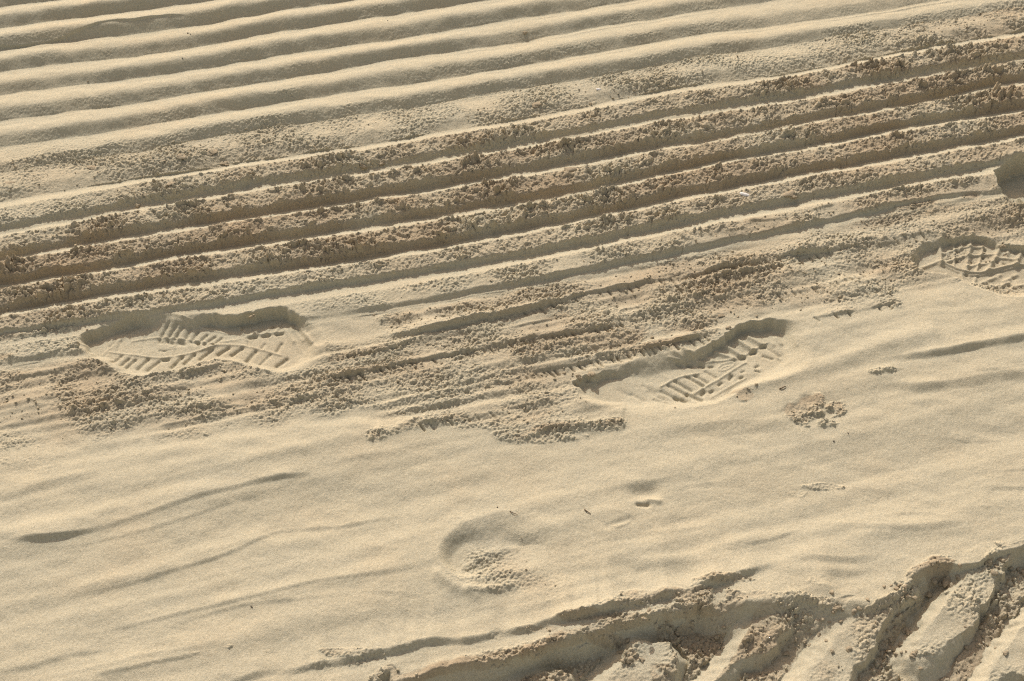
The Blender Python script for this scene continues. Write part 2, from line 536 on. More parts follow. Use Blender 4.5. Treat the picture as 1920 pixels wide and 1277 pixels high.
# the broken ledge and the lip of the deep tyre track
ripple(ZC((-700, 1330), (-560, 1277), (-400, 1235), (-200, 1200), (0, 1165), (200, 1130), (500, 1062), (640, 1050), (850, 1012), (1050, 975), (1250, 920), (1500, 862), (1700, 832), (1916, 772),
          (2020, 742), (2260, 690), (2420, 630)), .0110, .010, .05,
       amps=(0, .2, .4, .45, .5, .52, .55, .55, .6, .7, .85, .95, .95, .9, .7, .4, 0), wob=.0028, seed=130, brk=.5)
ripple(ZR((300, 890), (420, 850), (600, 815), (800, 775), (930, 770)), .006, .03, .03, seed=131)


# ------------------------------------------------------------------ pits (shoe prints), scuff, tyre track
PITS = {}


def pit(name, pts, walls, depth, n=5, rim=.0010, tilt=0.0, wob=.0024, seed=1, bump=None):
    P = spline([at(u, v, 0) for u, v in pts], n)
    Wv = np.interp(np.arange(len(P)) / n, np.arange(len(walls) + 1), list(walls) + [walls[0]])
    w_, d, ins, wl = dist_poly(P, .06, True, Wv)
    nz = noise(.014, .014, 300 + seed)[w_] * wob * .55 + (noise(.0055, .0055, 330 + seed)[w_] * .7 + noise(.0030, .0030, 335 + seed)[w_] * .45) * wob * np.clip(.020 / np.maximum(wl, .004) - .5, .3, 1.4) * .8
    s = np.where(ins, d, -d) + nz
    k = smooth(0, 1, np.clip(s / np.maximum(wl, .002), 0, 1))
    yy = YS[w_[0]][:, None]
    fl = -depth + tilt * (yy - P[:, 1].mean())
    flat = noise(.05, .05, 340 + seed)[w_] * .0008
    if bump:
        bu, bv, ru, rv, dz = bump
        fl = fl + dz * np.exp(-((U[w_] - bu) / ru) ** 2 - ((V[w_[0]] - bv) / rv) ** 2)
    Hh[w_] = (Hh[w_] * (1 - k) + (fl + flat) * k + rim * np.exp(-np.maximum(-s, 0) / .010) * (1 - k) * np.exp(-np.maximum(-s - .03, 0) / .01)).astype(np.float32)
    ROUGH[w_] *= (1 - smooth(-.002, .003, s)).astype(np.float32)
    PITS[name] = (w_, s)
    return w_, s


DP = .0145
# smooth apron of sand off the heel of the left print
ap = np.exp(-(((U - 655) / 75) ** 2 + ((V - 612) / 34) ** 2) ** 2)
for arr in (ROUGH,):
    arr *= (1 - ap).astype(np.float32)
Hh *= (1 - .85 * ap).astype(np.float32)
Hh -= (ap * .003).astype(np.float32)

pit('left', Z4((425, 640), (450, 590), (560, 545), (700, 498), (830, 484), (930, 480), (1030, 484), (1120, 480), (1250, 500), (1370, 482), (1450, 458), (1550, 464), (1640, 498), (1720, 560), (1770, 660), (1740, 740),
                (1640, 790), (1540, 806), (1440, 795), (1350, 768), (1260, 740), (1180, 735), (1090, 755), (950, 800), (790, 828), (660, 805), (560, 755), (470, 715)),
    (.012, .012, .010, .010, .016, .022, .022, .012, .007, .006, .006, .006, .010, .034, .045, .040, .026, .018, .016, .016, .013, .012, .012, .013, .016, .018, .020, .016), DP, seed=1, tilt=-.07, bump=(318, 596, 36, 24, .0095))
pit('right', ZB((60, 500), (200, 462), (330, 420), (480, 368), (620, 318), (760, 298), (900, 288), (1040, 238), (1150, 165), (1220, 108), (1330, 78), (1480, 58), (1600, 62), (1700, 120), (1780, 260), (1760, 400),
                 (1620, 490), (1420, 535), (1320, 560), (1200, 630), (1090, 680), (900, 700), (700, 730), (480, 745), (280, 720), (130, 640), (70, 560)),
    (.008, .007, .009, .022, .034, .030, .014, .009, .007, .006, .006, .009, .020, .045, .05, .05, .04, .026, .016, .016, .016, .022, .03, .034, .03, .02, .010), DP, seed=2, tilt=-.05)
pit('edge', ZD((130, 850), (190, 765), (340, 712), (480, 692), (620, 668), (720, 684), (860, 728), (1022, 765), (1200, 800), (1420, 860), (1500, 1000), (1420, 1130), (1200, 1190), (1022, 1190), (820, 1170), (660, 1110), (520, 1040),
                (380, 985), (230, 965), (150, 925)),
    (.012, .010, .007, .006, .006, .006, .006, .006, .008, .012, .014, .014, .02, .02, .02, .016, .012, .009, .010, .012), .0125, seed=3, tilt=-.02)
pit('corner', ZD((775, 180), (860, 118), (1022, 55), (1250, -40), (1600, -60), (1800, 100), (1750, 380), (1500, 520), (1250, 540), (1080, 490), (950, 445), (860, 375), (790, 290)),
    (.010, .008, .007, .006, .006, .012, .015, .015, .015, .012, .012, .010, .010), .030, seed=4, rim=.004)

# --- sole pattern of the left print
z = -DP
for a, b, wd, h in [
    ((920, 540), (868, 612), 1.9, -2.6), ((962, 545), (912, 612), 1.7, -2.4), ((995, 548), (952, 610), 1.7, -2.4), ((1030, 556), (1008, 612), 1.7, -2.4),
    ((1072, 568), (1045, 612), 1.7, -2.6), ((1120, 585), (1075, 632), 1.8, -2.8), ((1165, 596), (1105, 640), 1.8, -2.8), ((1200, 606), (1160, 640), 1.7, -2.4),
    ((660, 728), (615, 768), 1.8, -2.6), ((702, 742), (662, 782), 1.7, -2.6), ((738, 748), (692, 795), 1.7, -2.6), ((808, 742), (755, 800), 1.9, -3.0),
    ((866, 755), (808, 808), 1.9, -2.8), ((992, 728), (938, 785), 1.9, -3.0), ((1058, 714), (1005, 765), 1.9, -3.0), ((1155, 688), (1090, 742), 2.0, -3.2),
    ((1245, 680), (1188, 716), 2.0, -3.2), ((1318, 682), (1262, 720), 2.0, -3.2), ((1392, 700), (1345, 755), 2.1, -3.2), ((1470, 715), (1420, 770), 1.7, -1.8),
    ((1562, 738), (1508, 780), 2.1, -3.2), ((1532, 652), (1508, 692), 1.8, -2.6), ((1440, 655), (1425, 680), 1.6, -1.8),
    ((870, 643), (880, 646), 1.7, -2.2), ((915, 642), (935, 650), 2.2, -3.4), ((975, 644), (1000, 652), 2.4, -3.6), ((1045, 642), (1075, 648), 1.8, -2.4),
    ((1360, 620), (1392, 614), 1.9, -3.2), ((1430, 610), (1462, 604), 1.9, -3.2), ((1505, 600), (1535, 595), 1.7, -2.8), ((890, 745), (915, 742), 2.0, -3.0),
    ((870, 690), (900, 692), 1.3, -1.4), ((1300, 560), (1320, 575), 1.6, 1.6), ((620, 650), (600, 670), 1.6, -1.6), ((660, 640), (640, 690), 1.6, -1.2),
    ((960, 655), (950, 720), 1.8, -1.0), ((800, 600), (770, 700), 1.8, -.8), ((1350, 640), (1356, 665), 1.5, -1.4),
    ((1585, 560), (1650, 640), 2.2, 1.6), ((1620, 555), (1700, 665), 2.0, 1.9), ((1655, 605), (1725, 700), 2.0, 1.4), ((1550, 575), (1600, 640), 2.0, 1.2), ((1600, 640), (1660, 720), 1.8, .9),
    ((1340, 565), (1322, 600), 1.8, 1.4), ((1400, 575), (1384, 596), 1.8, 1.4), ((1460, 570), (1450, 590), 1.8, 1.4), ((1515, 560), (1500, 585), 1.8, 1.4),
]:
    (pa, pb) = Z4(a, b)
    seg(pa, pb, wd * .0015, h * .00115, -.0075 if a[1] < 610 and 860 < a[0] < 1210 else z)
for pts, wd, h in [
    (((1000, 532), (1100, 560), (1245, 598)), 1.6, 1.9), (((720, 640), (800, 626), (900, 622), (1070, 634), (1160, 652)), 1.7, 1.9),
    (((600, 702), (720, 718), (850, 732), (950, 722), (1090, 690), (1180, 662)), 1.6, 1.8), (((1090, 694), (1190, 664), (1300, 664), (1400, 682), (1530, 716)), 1.9, 2.0),
    (((1345, 606), (1440, 594), (1540, 584)), 1.6, 1.9), (((560, 720), (640, 640), (740, 580), (860, 532), (930, 522), (1000, 532)), 2.2, 1.4),
    (((1160, 652), (1240, 640), (1340, 616)), 2.2, 1.2),
]:
    line(Z4(*pts), wd * .0011, h * .0007, z)
# --- sole pattern of the right print
z = -DP
for a, b, wd, h in [
    ((780, 520), (905, 590), 2.1, -3.0), ((872, 488), (992, 556), 2.1, -3.2), ((935, 478), (1020, 530), 2.0, -3.0), ((745, 558), (870, 620), 2.1, -2.8), ((690, 598), (805, 655), 2.1, -2.2),
    ((1010, 445), (1080, 490), 1.9, -2.2), ((640, 660), (760, 700), 2.1, -1.6), ((880, 620), (980, 668), 2.2, -3.2), ((480, 620), (560, 665), 2.4, -1.4), ((790, 645), (860, 675), 2.2, -2.2),
    ((800, 402), (830, 408), 2.0, -3.2), ((878, 402), (905, 408), 2.0, -3.2), ((965, 405), (995, 408), 2.1, -3.2), ((1040, 410), (1060, 410), 1.9, -2.8),
    ((1255, 350), (1288, 346), 2.4, -4.0), ((1335, 312), (1365, 304), 2.4, -4.0), ((1408, 268), (1440, 262), 2.4, -4.0),
    ((985, 618), (1000, 600), 2.3, -3.8), ((1045, 600), (1060, 592), 1.9, -3.0), ((1108, 548), (1126, 534), 1.9, -3.0), ((1185, 505), (1198, 484), 2.1, -3.4),
    ((1262, 498), (1276, 492), 1.8, -2.6), ((1372, 418), (1388, 408), 1.8, -2.6), ((1372, 448), (1400, 456), 1.6, -2.4), ((1270, 455), (1285, 448), 1.5, -1.8),
    ((1460, 280), (1545, 335), 2.2, -2.0), ((1430, 335), (1490, 355), 2.0, -2.4), ((1540, 360), (1560, 385), 2.0, -1.8),
    ((845, 322), (965, 380), 2.6, 2.6), ((750, 332), (835, 372), 2.4, 1.8), ((1085, 312), (1205, 350), 2.8, 3.4), ((1160, 268), (1265, 330), 2.8, 3.8), ((1245, 225), (1350, 290), 2.8, 3.8),
    ((1320, 195), (1410, 248), 2.8, 3.6), ((1450, 210), (1500, 255), 2.4, 2.0), ((1520, 205), (1550, 245), 2.6, 2.6), ((960, 330), (1060, 362), 2.4, 2.0), ((1640, 220), (1660, 290), 2.2, 1.4),
    ((1590, 290), (1610, 400), 2.2, .8), ((560, 560), (650, 604), 2.4, -1.2), ((600, 600), (700, 655), 2.4, -1.3), ((380, 590), (450, 620), 2.6, -.8), ((840, 660), (930, 695), 2.2, -1.8),
]:
    (pa, pb) = ZB(a, b)
    seg(pa, pb, wd * .0013, h * .00110, z)
for pts, wd, h in [
    (((740, 380), (850, 388), (950, 382), (1200, 362), (1270, 338), (1350, 292), (1450, 238)), 1.7, 2.0),
    (((690, 562), (760, 524), (830, 492), (960, 460)), 1.9, 2.2), (((930, 612), (1000, 566), (1100, 510), (1260, 405), (1300, 385)), 1.7, 2.1),
    (((1100, 420), (1130, 395), (1180, 380), (1215, 385), (1200, 412), (1150, 438), (1105, 440), (1100, 420)), 1.2, 1.3),
    (((1125, 425), (1150, 412), (1185, 405)), 1.0, 1.1), (((1140, 432), (1165, 420)), .9, .8), (((1050, 640), (1150, 580), (1290, 500)), 1.9, 1.4),
    (((560, 400), (700, 480), (760, 520)), 3.0, .8),
]:
    line(ZB(*pts), wd * .0011, h * .0008, z)
# --- sole pattern of the print at the right edge
z = -.0125
for pts, wd, h in [
    (((345, 725), (352, 830), (356, 925)), 2.6, 4.2), (((598, 700), (580, 830), (558, 965)), 2.8, 4.2), (((692, 780), (672, 880), (636, 985)), 1.5, 2.6), (((822, 800), (780, 890), (728, 975)), 2.9, 4.2),
    (((1000, 820), (975, 880), (950, 940)), 2.9, 4.2), (((468, 800), (466, 870), (462, 935)), 1.3, 2.0), (((452, 715), (458, 780)), 1.7, 2.6), (((520, 720), (515, 770)), 1.7, 2.4),
    (((900, 800), (880, 860)), 2.4, 2.8), (((1180, 850), (1140, 960)), 2.8, 4.0),
    (((375, 838), (470, 808), (570, 790), (700, 792)), 1.9, 2.8), (((385, 908), (480, 878), (560, 858), (660, 852), (770, 848)), 1.9, 2.8), (((560, 950), (650, 930), (760, 918)), 1.9, 2.6),
    (((800, 880), (880, 880), (960, 890)), 2.0, 2.6), (((362, 912), (440, 945), (520, 978), (640, 1000), (780, 972), (920, 938), (1022, 935), (1160, 960)), 2.2, 4.6),
    (((380, 935), (500, 990), (640, 1018), (790, 988), (930, 955)), 1.2, 1.6), (((150, 960), (230, 945), (330, 905)), 2.4, 3.2),
    (((520, 1010), (530, 1050)), 2.6, 2.6), (((690, 1075), (770, 1040), (830, 1010)), 2.4, 2.6), (((860, 1060), (960, 1010)), 2.4, 2.4), (((700, 1110), (800, 1105), (900, 1070)), 2.2, 2.2),
    (((930, 1110), (1022, 1090)), 2.2, 2.2), (((880, 1130), (940, 1190)), 2.0, 1.8), (((980, 1130), (1022, 1170)), 2.0, 1.8), (((640, 1020), (620, 1070)), 2.0, 2.0), (((560, 1060), (640, 1095)), 2.0, 1.4),
]:
    line(ZD(*pts), wd * .00125, h * .00105, z)
for (u, v), wd, h in [((482, 822), 2.4, -2.6), ((482, 892), 2.4, -2.6), ((690, 868), 2.4, -3), ((712, 805), 2.4, -2.6), ((800, 905), 2.6, -2.6), ((935, 1030), 3.0, -3.6), ((900, 1092), 3.0, -3.2),
                      ((735, 1058), 2.4, -2.6), ((560, 1012), 2.4, -2.4), ((640, 1025), 2.2, -2.2), ((800, 1020), 2.2, -2.0), ((690, 1105), 2.2, -2.4), ((600, 905), 2.0, -1.8), ((860, 920), 2.4, -2.2)]:
    (q,) = ZD((u, v))
    seg(q, (q[0] + 1, q[1] + .5), wd * .001, h * .001, z)
w_, s_ = PITS['edge']
ROUGH[w_] = np.maximum(ROUGH[w_], .55 * smooth(.0, .01, s_) * smooth(515, 530, V[w_[0]]))
# teeth in the floor of the corner print
for a, b in (((985, 400), (1060, 480)), ((1040, 330), (1140, 420)), ((1120, 300), (1220, 400))):
    pa, pb = ZD(a, b)
    seg(pa, pb, .003, .006, -.028)
# dents in the rim by the toe of the right print
ripple(ZB((60, 505), (150, 500), (240, 500)), .004, .006, .01, seed=140)

# --- scuffed hollow in the smooth sand
(scx, scy), = ZC((860, 600))
sx, sy = at(scx, scy)
ux = (X1 - sx) * .97 - (Y1 - sy) * .25
uy = (X1 - sx) * .25 + (Y1 - sy) * .97
rr = np.sqrt((ux / .125) ** 2 + (uy / .088) ** 2) + noise(.03, .03, 61) * .10
SCUFF = 1 - smooth(.45, 1.05, rr)
keep = PITS.copy()
pit('scuff', ZC((548, 570), (590, 490), (680, 420), (790, 375), (900, 350), (1060, 370), (1190, 430), (1250, 520), (1220, 610), (1080, 670), (920, 705), (780, 720), (690, 725), (620, 700), (565, 640)),
    (.022, .022, .026, .036, .05, .06, .07, .07, .06, .045, .035, .022, .016, .016, .018), .0092, seed=8, rim=.001, wob=.001, tilt=.05)
PITS = keep
ROUGH = np.maximum(ROUGH, (SCUFF * .18 * smooth(-.03, .02, ux) + SCUFF * .34 * np.clip(.6 + noise(.03, .03, 62), 0, 1.3)).astype(np.float32))
line(ZC((690, 655), (780, 600), (880, 555), (980, 540)), .006, .0020)
line(ZC((560, 700), (640, 760), (760, 815)), .007, .003)
line(ZC((730, 775), (830, 778), (950, 752)), .006, .0045)
# two small dents up and right of it
for p, wd, h in ((((1645, 318), (1695, 322)), .0032, -.0045), (((1640, 250), (1720, 240)), .010, -.004), (((1700, 290), (1760, 300)), .004, .003), (((1480, 440), (1600, 400)), .005, -.002)):
    pa, pb = ZC(*p)
    seg(pa, pb, wd, h)

# --- deep tyre track in the near right corner
TRK_D = .025
TR = spline([at(*p) for p in ZC((150, 1340), (330, 1277), (470, 1232), (620, 1192), (820, 1168), (1000, 1140), (1110, 1086), (1300, 1028), (1500, 982), (1700, 938), (1916, 884), (2000, 860))
             + ZR((190, 888), (330, 880), (450, 850), (640, 838), (800, 850), (930, 850), (1060, 850), (1180, 830), (1270, 770), (1310, 705), (1400, 655), (1520, 645), (1640, 640), (1740, 600), (1830, 560), (1930, 535), (2200, 470), (2600, 420))
             + [(2300, 1900), (200, 1900)]], 5)
TRV = np.full(len(TR), .022)
TRV[5 * 13:5 * 19] = .060
TRV[5 * 19:5 * 21] = .035
TRV = np.convolve(np.pad(TRV, 4, 'edge'), np.ones(9) / 9, 'valid')
w_, d, ins, TRWL = dist_poly(TR, .05, True, TRV)
s = np.where(ins, d, -d) + noise(.014, .014, 71)[w_] * .003 + noise(.005, .005, 72)[w_] * .001
k = smooth(0, 1, s / TRWL) * .75 + smooth(0, 1, s / (TRWL * .35)) * .25
TRW, TRS = w_, s
fl = -TRK_D + noise(.06, .06, 73)[w_] * .005
Hh[w_] = (Hh[w_] * (1 - k) + fl * k + .003 * np.exp(-np.maximum(-s, 0) / .02) * (1 - k)).astype(np.float32)
ROUGH[w_] = np.where(s > -.006, .62 + .55 * np.clip(noise(.05, .05, 74)[w_] + .3, 0, 1), ROUGH[w_])
lipr = np.exp(-((s + .002) / .009) ** 2) * np.clip(.45 + 1.1 * noise(.06, .06, 75)[w_], 0, 1)
lipr = lipr * np.where(TRWL < .04, 1, .25)
ROUGH[w_] = np.maximum(ROUGH[w_] * np.where((s > .006) & (s < .020), .55, 1), lipr)
LUGS = {}


def lug(name, pts, walls, top, tilt=(0, 0), rough=.75, seed=0):
    P = spline([at(u, v, top) for u, v in pts], 4)
    Wv = np.interp(np.arange(len(P)) / 4, np.arange(len(walls) + 1), list(walls) + [walls[0]])
    w_, d, ins, wl = dist_poly(P, .06, True, Wv)
    s = np.where(ins, d, -d) + noise(.016, .016, 400 + seed)[w_] * .0018 + noise(.005, .005, 430 + seed)[w_] * .0020 + noise(.009, .009, 445 + seed)[w_] * .0016
    c = P.mean(0)
    z_ = top + tilt[0] * (XS[w_[1]][None, :] - c[0]) + tilt[1] * (YS[w_[0]][:, None] - c[1]) + noise(.03, .03, 460 + seed)[w_] * .003
    k = 1 - np.clip(-s / np.maximum(wl, .003), 0, 1)
    k = k * k * (3 - 2 * k) * .5 + k * .5
    base = np.minimum(Hh[w_], z_)
    new = base + (z_ - base) * k
    ch = s > -wl
    Hh[w_] = np.where(ch, np.maximum(Hh[w_], new), Hh[w_]).astype(np.float32)
    ROUGH[w_] = np.where(s > 0, rough * np.clip(.75 + .8 * noise(.025, .025, 480 + seed)[w_], .1, 1.1), np.where(ch, np.where(wl < .011, .6, .14), ROUGH[w_]))
    LUGS[name] = (w_, s + np.minimum(wl, .012))


lug('z', ZC((1650, 1080), (1760, 1085), (1860, 1150), (1830, 1250), (1740, 1400), (1380, 1400), (1480, 1270), (1590, 1140)),
    (.014, .010, .012, .014, .014, .02, .026, .026), -.015, (0, .10), .8, 1)
lug('y', ZC((1010, 1272), (1100, 1236), (1230, 1226), (1275, 1290), (1200, 1400), (900, 1400)), (.02, .014, .010, .010, .012, .02), -.017, (0, .05), .9, 2)
lug('a', ZR((470, 890), (560, 872), (650, 905), (625, 1000), (565, 1085), (490, 1140), (390, 1150), (260, 1260), (200, 1330), (150, 1330), (300, 1180), (420, 990)),
    (.012, .008, .008, .007, .007, .008, .014, .014, .02, .024, .024, .020), -.009, (0, .08), .9, 3)
lug('b', ZR((1150, 850), (1270, 790), (1330, 800), (1190, 885), (1115, 1030), (1085, 1105), (1000, 1190), (945, 1330), (880, 1400), (640, 1400), (740, 1260), (850, 1100), (960, 980), (1050, 900)),
    (.014, .010, .008, .007, .006, .007, .008, .008, .01, .02, .028, .028, .024, .02), -.006, (0, .05), .6, 4)
lug('c', ZR((1690, 610), (1800, 575), (1835, 600), (1765, 730), (1655, 925), (1590, 1010), (1480, 1085), (1350, 1138), (1330, 1090), (1420, 950), (1530, 800), (1620, 680)),
    (.014, .010, .007, .007, .007, .010, .022, .03, .024, .026, .026, .02), -.006, (0, .05), .55, 5)
lug('d', ZR((1960, 900), (2100, 860), (2150, 900), (2060, 1100), (1950, 1250), (1850, 1215), (1760, 1290), (1680, 1400), (1640, 1400), (1720, 1260), (1850, 1060)),
    (.014, .010, .007, .007, .008, .014, .02, .02, .02, .018, .018), -.009, (0, .05), .3, 6)

# ------------------------------------------------------------------ crumb patches
for (u, v), (ru, rv), a in [((1532, 768), (75, 30), .95), ((1380, 738), (36, 15), .8), ((60, 790), (220, 60), .45), ((250, 790), (200, 40), .40), ((1545, 910), (40, 7), .5), ((1500, 925), (26, 8), .3),
                            ((915, 1105), (40, 8), .5), ((1905, 752), (26, 8), .5), ((640, 1225), (60, 9), .7), ((350, 1228), (55, 6), .5), ((1010, 1180), (60, 7), .6), ((1130, 1160), (90, 10), .8), ((1300, 1120), (140, 14), .8),
                            ((1350, 1090), (70, 8), .7), ((1540, 1095), (30, 10), .3), ((1760, 1065), (30, 25), .9), ((1745, 1095), (40, 22), 1.0), ((1650, 695), (30, 7), .5), ((30, 865), (60, 10), .25), ((80, 870), (40, 12), .3),
                            ((1010, 815), (90, 14), .5), ((1250, 755), (60, 8), .3), ((430, 1215), (12, 4), .6), ((1262, 1165), (45, 30), 1.0), ((1130, 1190), (50, 10), .8), ((1400, 1130), (30, 14), .5), ((1180, 1225), (22, 16), .9), ((1240, 1255), (40, 20), .9), ((1830, 470), (60, 20), .6)]:
    g = np.exp(-(((U - u) / ru) ** 2 + ((V - v) / rv) ** 2) ** 1.6)
    g = smooth(.15, .75, g * (.85 + noise(.016, .012, 500 + int(u)) * .8 + noise(.006, .005, 501 + int(u)) * .4)) * a
    ROUGH = np.maximum(ROUGH, g.astype(np.float32))
for pts, wd_, a in ((ZC((-200, 1215), (0, 1180), (200, 1145), (500, 1078), (640, 1064), (850, 1026), (1050, 990), (1250, 935), (1500, 876), (1700, 846), (1916, 790), (2020, 760), (2260, 705)), .010, .75),
                    (ZC((330, 1277), (470, 1232), (620, 1192), (820, 1168), (1000, 1140), (1110, 1086), (1300, 1028), (1500, 982), (1700, 938), (1916, 884)), .012, .8)):
    w_, d, _, _ = dist_poly(spline([at(*p) for p in pts], 4, False), wd_ * 2.5, False)
    g = np.exp(-(d / wd_) ** 2) * np.clip(.55 + noise(.045, .045, 520)[w_] * .9 + noise(.015, .015, 521)[w_] * .4, 0, 1.1) * a
    ROUGH[w_] = np.maximum(ROUGH[w_], g)
CLUMP = np.clip(ROUGH, 0, 1.0)
TRKM = np.zeros((NY, NX), np.float32)
TRKM[TRW] = smooth(-.02, 0, TRS)

# ------------------------------------------------------------------ crumbs and grain in the surface
sub = (JY, JX)
R_ = CLUMP[sub]
wx = (noise(.008, .008, 81)[sub] * .004 + noise(.003, .003, 805)[sub] * .0012, noise(.008, .008, 82)[sub] * .004 + noise(.003, .003, 806)[sub] * .0012)
fine = (noise(.0024, .0024, 801)[sub] * .5 + noise(.0046, .0046, 802)[sub] * .5) * .38
d1, v1 = worley(.0125, 1, wx)
d2, v2 = worley(.0056, 2, wx)
d3, v3 = worley(.0033, 3, (noise(.004, .004, 803)[sub] * .0012, noise(.004, .004, 804)[sub] * .0012))
d1, d2 = np.clip(d1 ** 1.25 + fine * (d1 > 0), 0, 1.3), np.clip(d2 ** 1.25 + fine * (d2 > 0), 0, 1.3)
B_ = np.maximum(BIG, TRKM)[sub]
big = smooth(.45, 1.0, R_) * np.maximum(B_, smooth(.75, 1.0, R_) * .6)
Hd = (d1 * smooth(.55, .95, v1) * .0064 * big
      + d2 * smooth(.22, .9, v2) * (.0026 + .0014 * B_) * smooth(.15, .85, R_)
      + d3 * (.3 + v3) * .0019 * smooth(.06, .5, R_))
patch = np.maximum(np.clip(noise(.035, .02, 83)[sub] * .9 + .75, .12, 1.45), .62 * ((RIDGE >= 7) & (RIDGE <= 11))[sub])
Hh[sub] += Hd * patch
Hh[sub] += (noise(.02, .02, 84)[sub] * .0022 + noise(.008, .008, 85)[sub] * .0012) * R_
rc = random.Random(9)
for _ in range(110):
    j = rc.choice((8, 8, 9, 9, 10, 10, 11, 12))
    u = rc.uniform(300, 1920) if rc.random() < .35 else rc.uniform(1050, 1920)
    v = np.interp(u, UX, FEET[j + 1]) - rc.uniform(12, 24)
    seg((u, v - rc.uniform(0, 6)), (u + rc.uniform(-9, 7), v + rc.uniform(3, 8)), .0008, -rc.uniform(.0012, .0030), .004)
# fine sand everywhere
Hh += (noise(.03, .018, 86) * .00055 + noise(.011, .008, 87) * .00026 + noise(.0042, .0042, 88) * .00015 + noise(.0022, .0022, 89) * .00014 + (noise(.025, .014, 90) * .0008 + noise(.012, .008, 92) * .0004) * (RIDGE >= -2) * (RIDGE < 6)).astype(np.float32)
Hh[sub] += RNG.normal(0, 1, R_.shape).astype(np.float32) * .00007
# scattered pocks and small flakes on the weathered ridges
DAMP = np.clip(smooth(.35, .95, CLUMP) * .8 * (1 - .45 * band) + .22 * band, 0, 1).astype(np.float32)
for j in (8, 9, 10):
    DAMP = np.maximum(DAMP, ((RIDGE == j) * smooth(.2, .45, TT) * .85).astype(np.float32))
DAMP *= np.clip(.75 + .5 * noise(.05, .03, 91), 0, 1).astype(np.float32)


def hz(x, y):
    i = np.clip(np.searchsorted(XS, x), 1, NX - 1)
    j = np.clip(np.searchsorted(YS, y), 1, NY - 1)
    return Hh[j, i]


# ------------------------------------------------------------------ materials
def sand_material(name, dry=(.440, .396, .276), damp=(.325, .258, .166), rough_dark=0.0):
    m = bpy.data.materials.new(name)
    m.use_nodes = True
    t = m.node_tree
    N, L = t.nodes, t.links
    b = N['Principled BSDF']
    b.inputs['Roughness'].default_value = 0.95
    b.inputs['Specular IOR Level'].default_value = 0.12
    g = N.new('ShaderNodeNewGeometry')

    def nz(scale, detail=2.0):
        n = N.new('ShaderNodeTexNoise')
        n.inputs['Scale'].default_value = scale
        n.inputs['Detail'].default_value = detail
        L.new(g.outputs['Position'], n.inputs['Vector'])
        return n.outputs['Fac']

    def mix(kind, fac, a, c):
        x = N.new('ShaderNodeMix')
        x.data_type = 'RGBA'
        x.blend_type = kind
        for s_, q in ((x.inputs[0], fac), (x.inputs[6], a), (x.inputs[7], c)):
            if hasattr(q, 'links'):
                L.new(q, s_)
            else:
                s_.default_value = q if isinstance(q, float) else (*q, 1)
        return x.outputs[2]

    def ramp_(f, stops):
        c = N.new('ShaderNodeValToRGB')
        e = c.color_ramp.elements
        e[0].position, e[0].color = stops[0][0], (*stops[0][1], 1)
        e[1].position, e[1].color = stops[-1][0], (*stops[-1][1], 1)
        for p, q in stops[1:-1]:
            n = e.new(p)
            n.color = (*q, 1)
        L.new(f, c.inputs[0])
        return c.outputs[0]

    at_ = N.new('ShaderNodeAttribute')
    at_.attribute_name = 'damp'
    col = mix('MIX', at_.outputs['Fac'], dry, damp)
    # broad pinkish and greyish drifts of sand
    col = mix('MULTIPLY', 1.0, col, ramp_(nz(9, 3), [(.3, (.985, .995, 1.01)), (.5, (1, 1, 1)), (.72, (1.02, .995, .975))]))
    # grains
    col = mix('MULTIPLY', 1.0, col, ramp_(nz(1500, 1), [(.3, (.76, .75, .72)), (.5, (1, 1, 1)), (.7, (1.20, 1.21, 1.24))]))
    col = mix('MULTIPLY', 1.0, col, ramp_(nz(430, 2), [(.3, (.88, .87, .85)), (.5, (1, 1, 1)), (.75, (1.10, 1.10, 1.12))]))
    L.new(col, b.inputs['Base Color'])
    bp = N.new('ShaderNodeBump')
    bp.inputs['Distance'].default_value = .0010
    bp.inputs['Strength'].default_value = .75
    L.new(nz(1000, 3), bp.inputs['Height'])
    L.new(bp.outputs[0], b.inputs['Normal'])
    return m


SAND = sand_material('sand')


def plain(name, col, rough=.8, var=.25, scale=600, spec=.2):
    m = bpy.data.materials.new(name)
    m.use_nodes = True
    t = m.node_tree
    b = t.nodes['Principled BSDF']
    b.inputs['Roughness'].default_value = rough
    b.inputs['Specular IOR Level'].default_value = spec
    n = t.nodes.new('ShaderNodeTexNoise')
    n.inputs['Scale'].default_value = scale
    g = t.nodes.new('ShaderNodeNewGeometry')
    t.links.new(g.outputs['Position'], n.inputs['Vector'])
    c = t.nodes.new('ShaderNodeValToRGB')
    c.color_ramp.elements[0].position = .3
    c.color_ramp.elements[1].position = .7
    c.color_ramp.elements[0].color = (*[q * (1 - var) for q in col], 1)
    c.color_ramp.elements[1].color = (*[min(1, q * (1 + var)) for q in col], 1)
    t.links.new(n.outputs['Fac'], c.inputs[0])
    t.links.new(c.outputs[0], b.inputs['Base Color'])
    return m


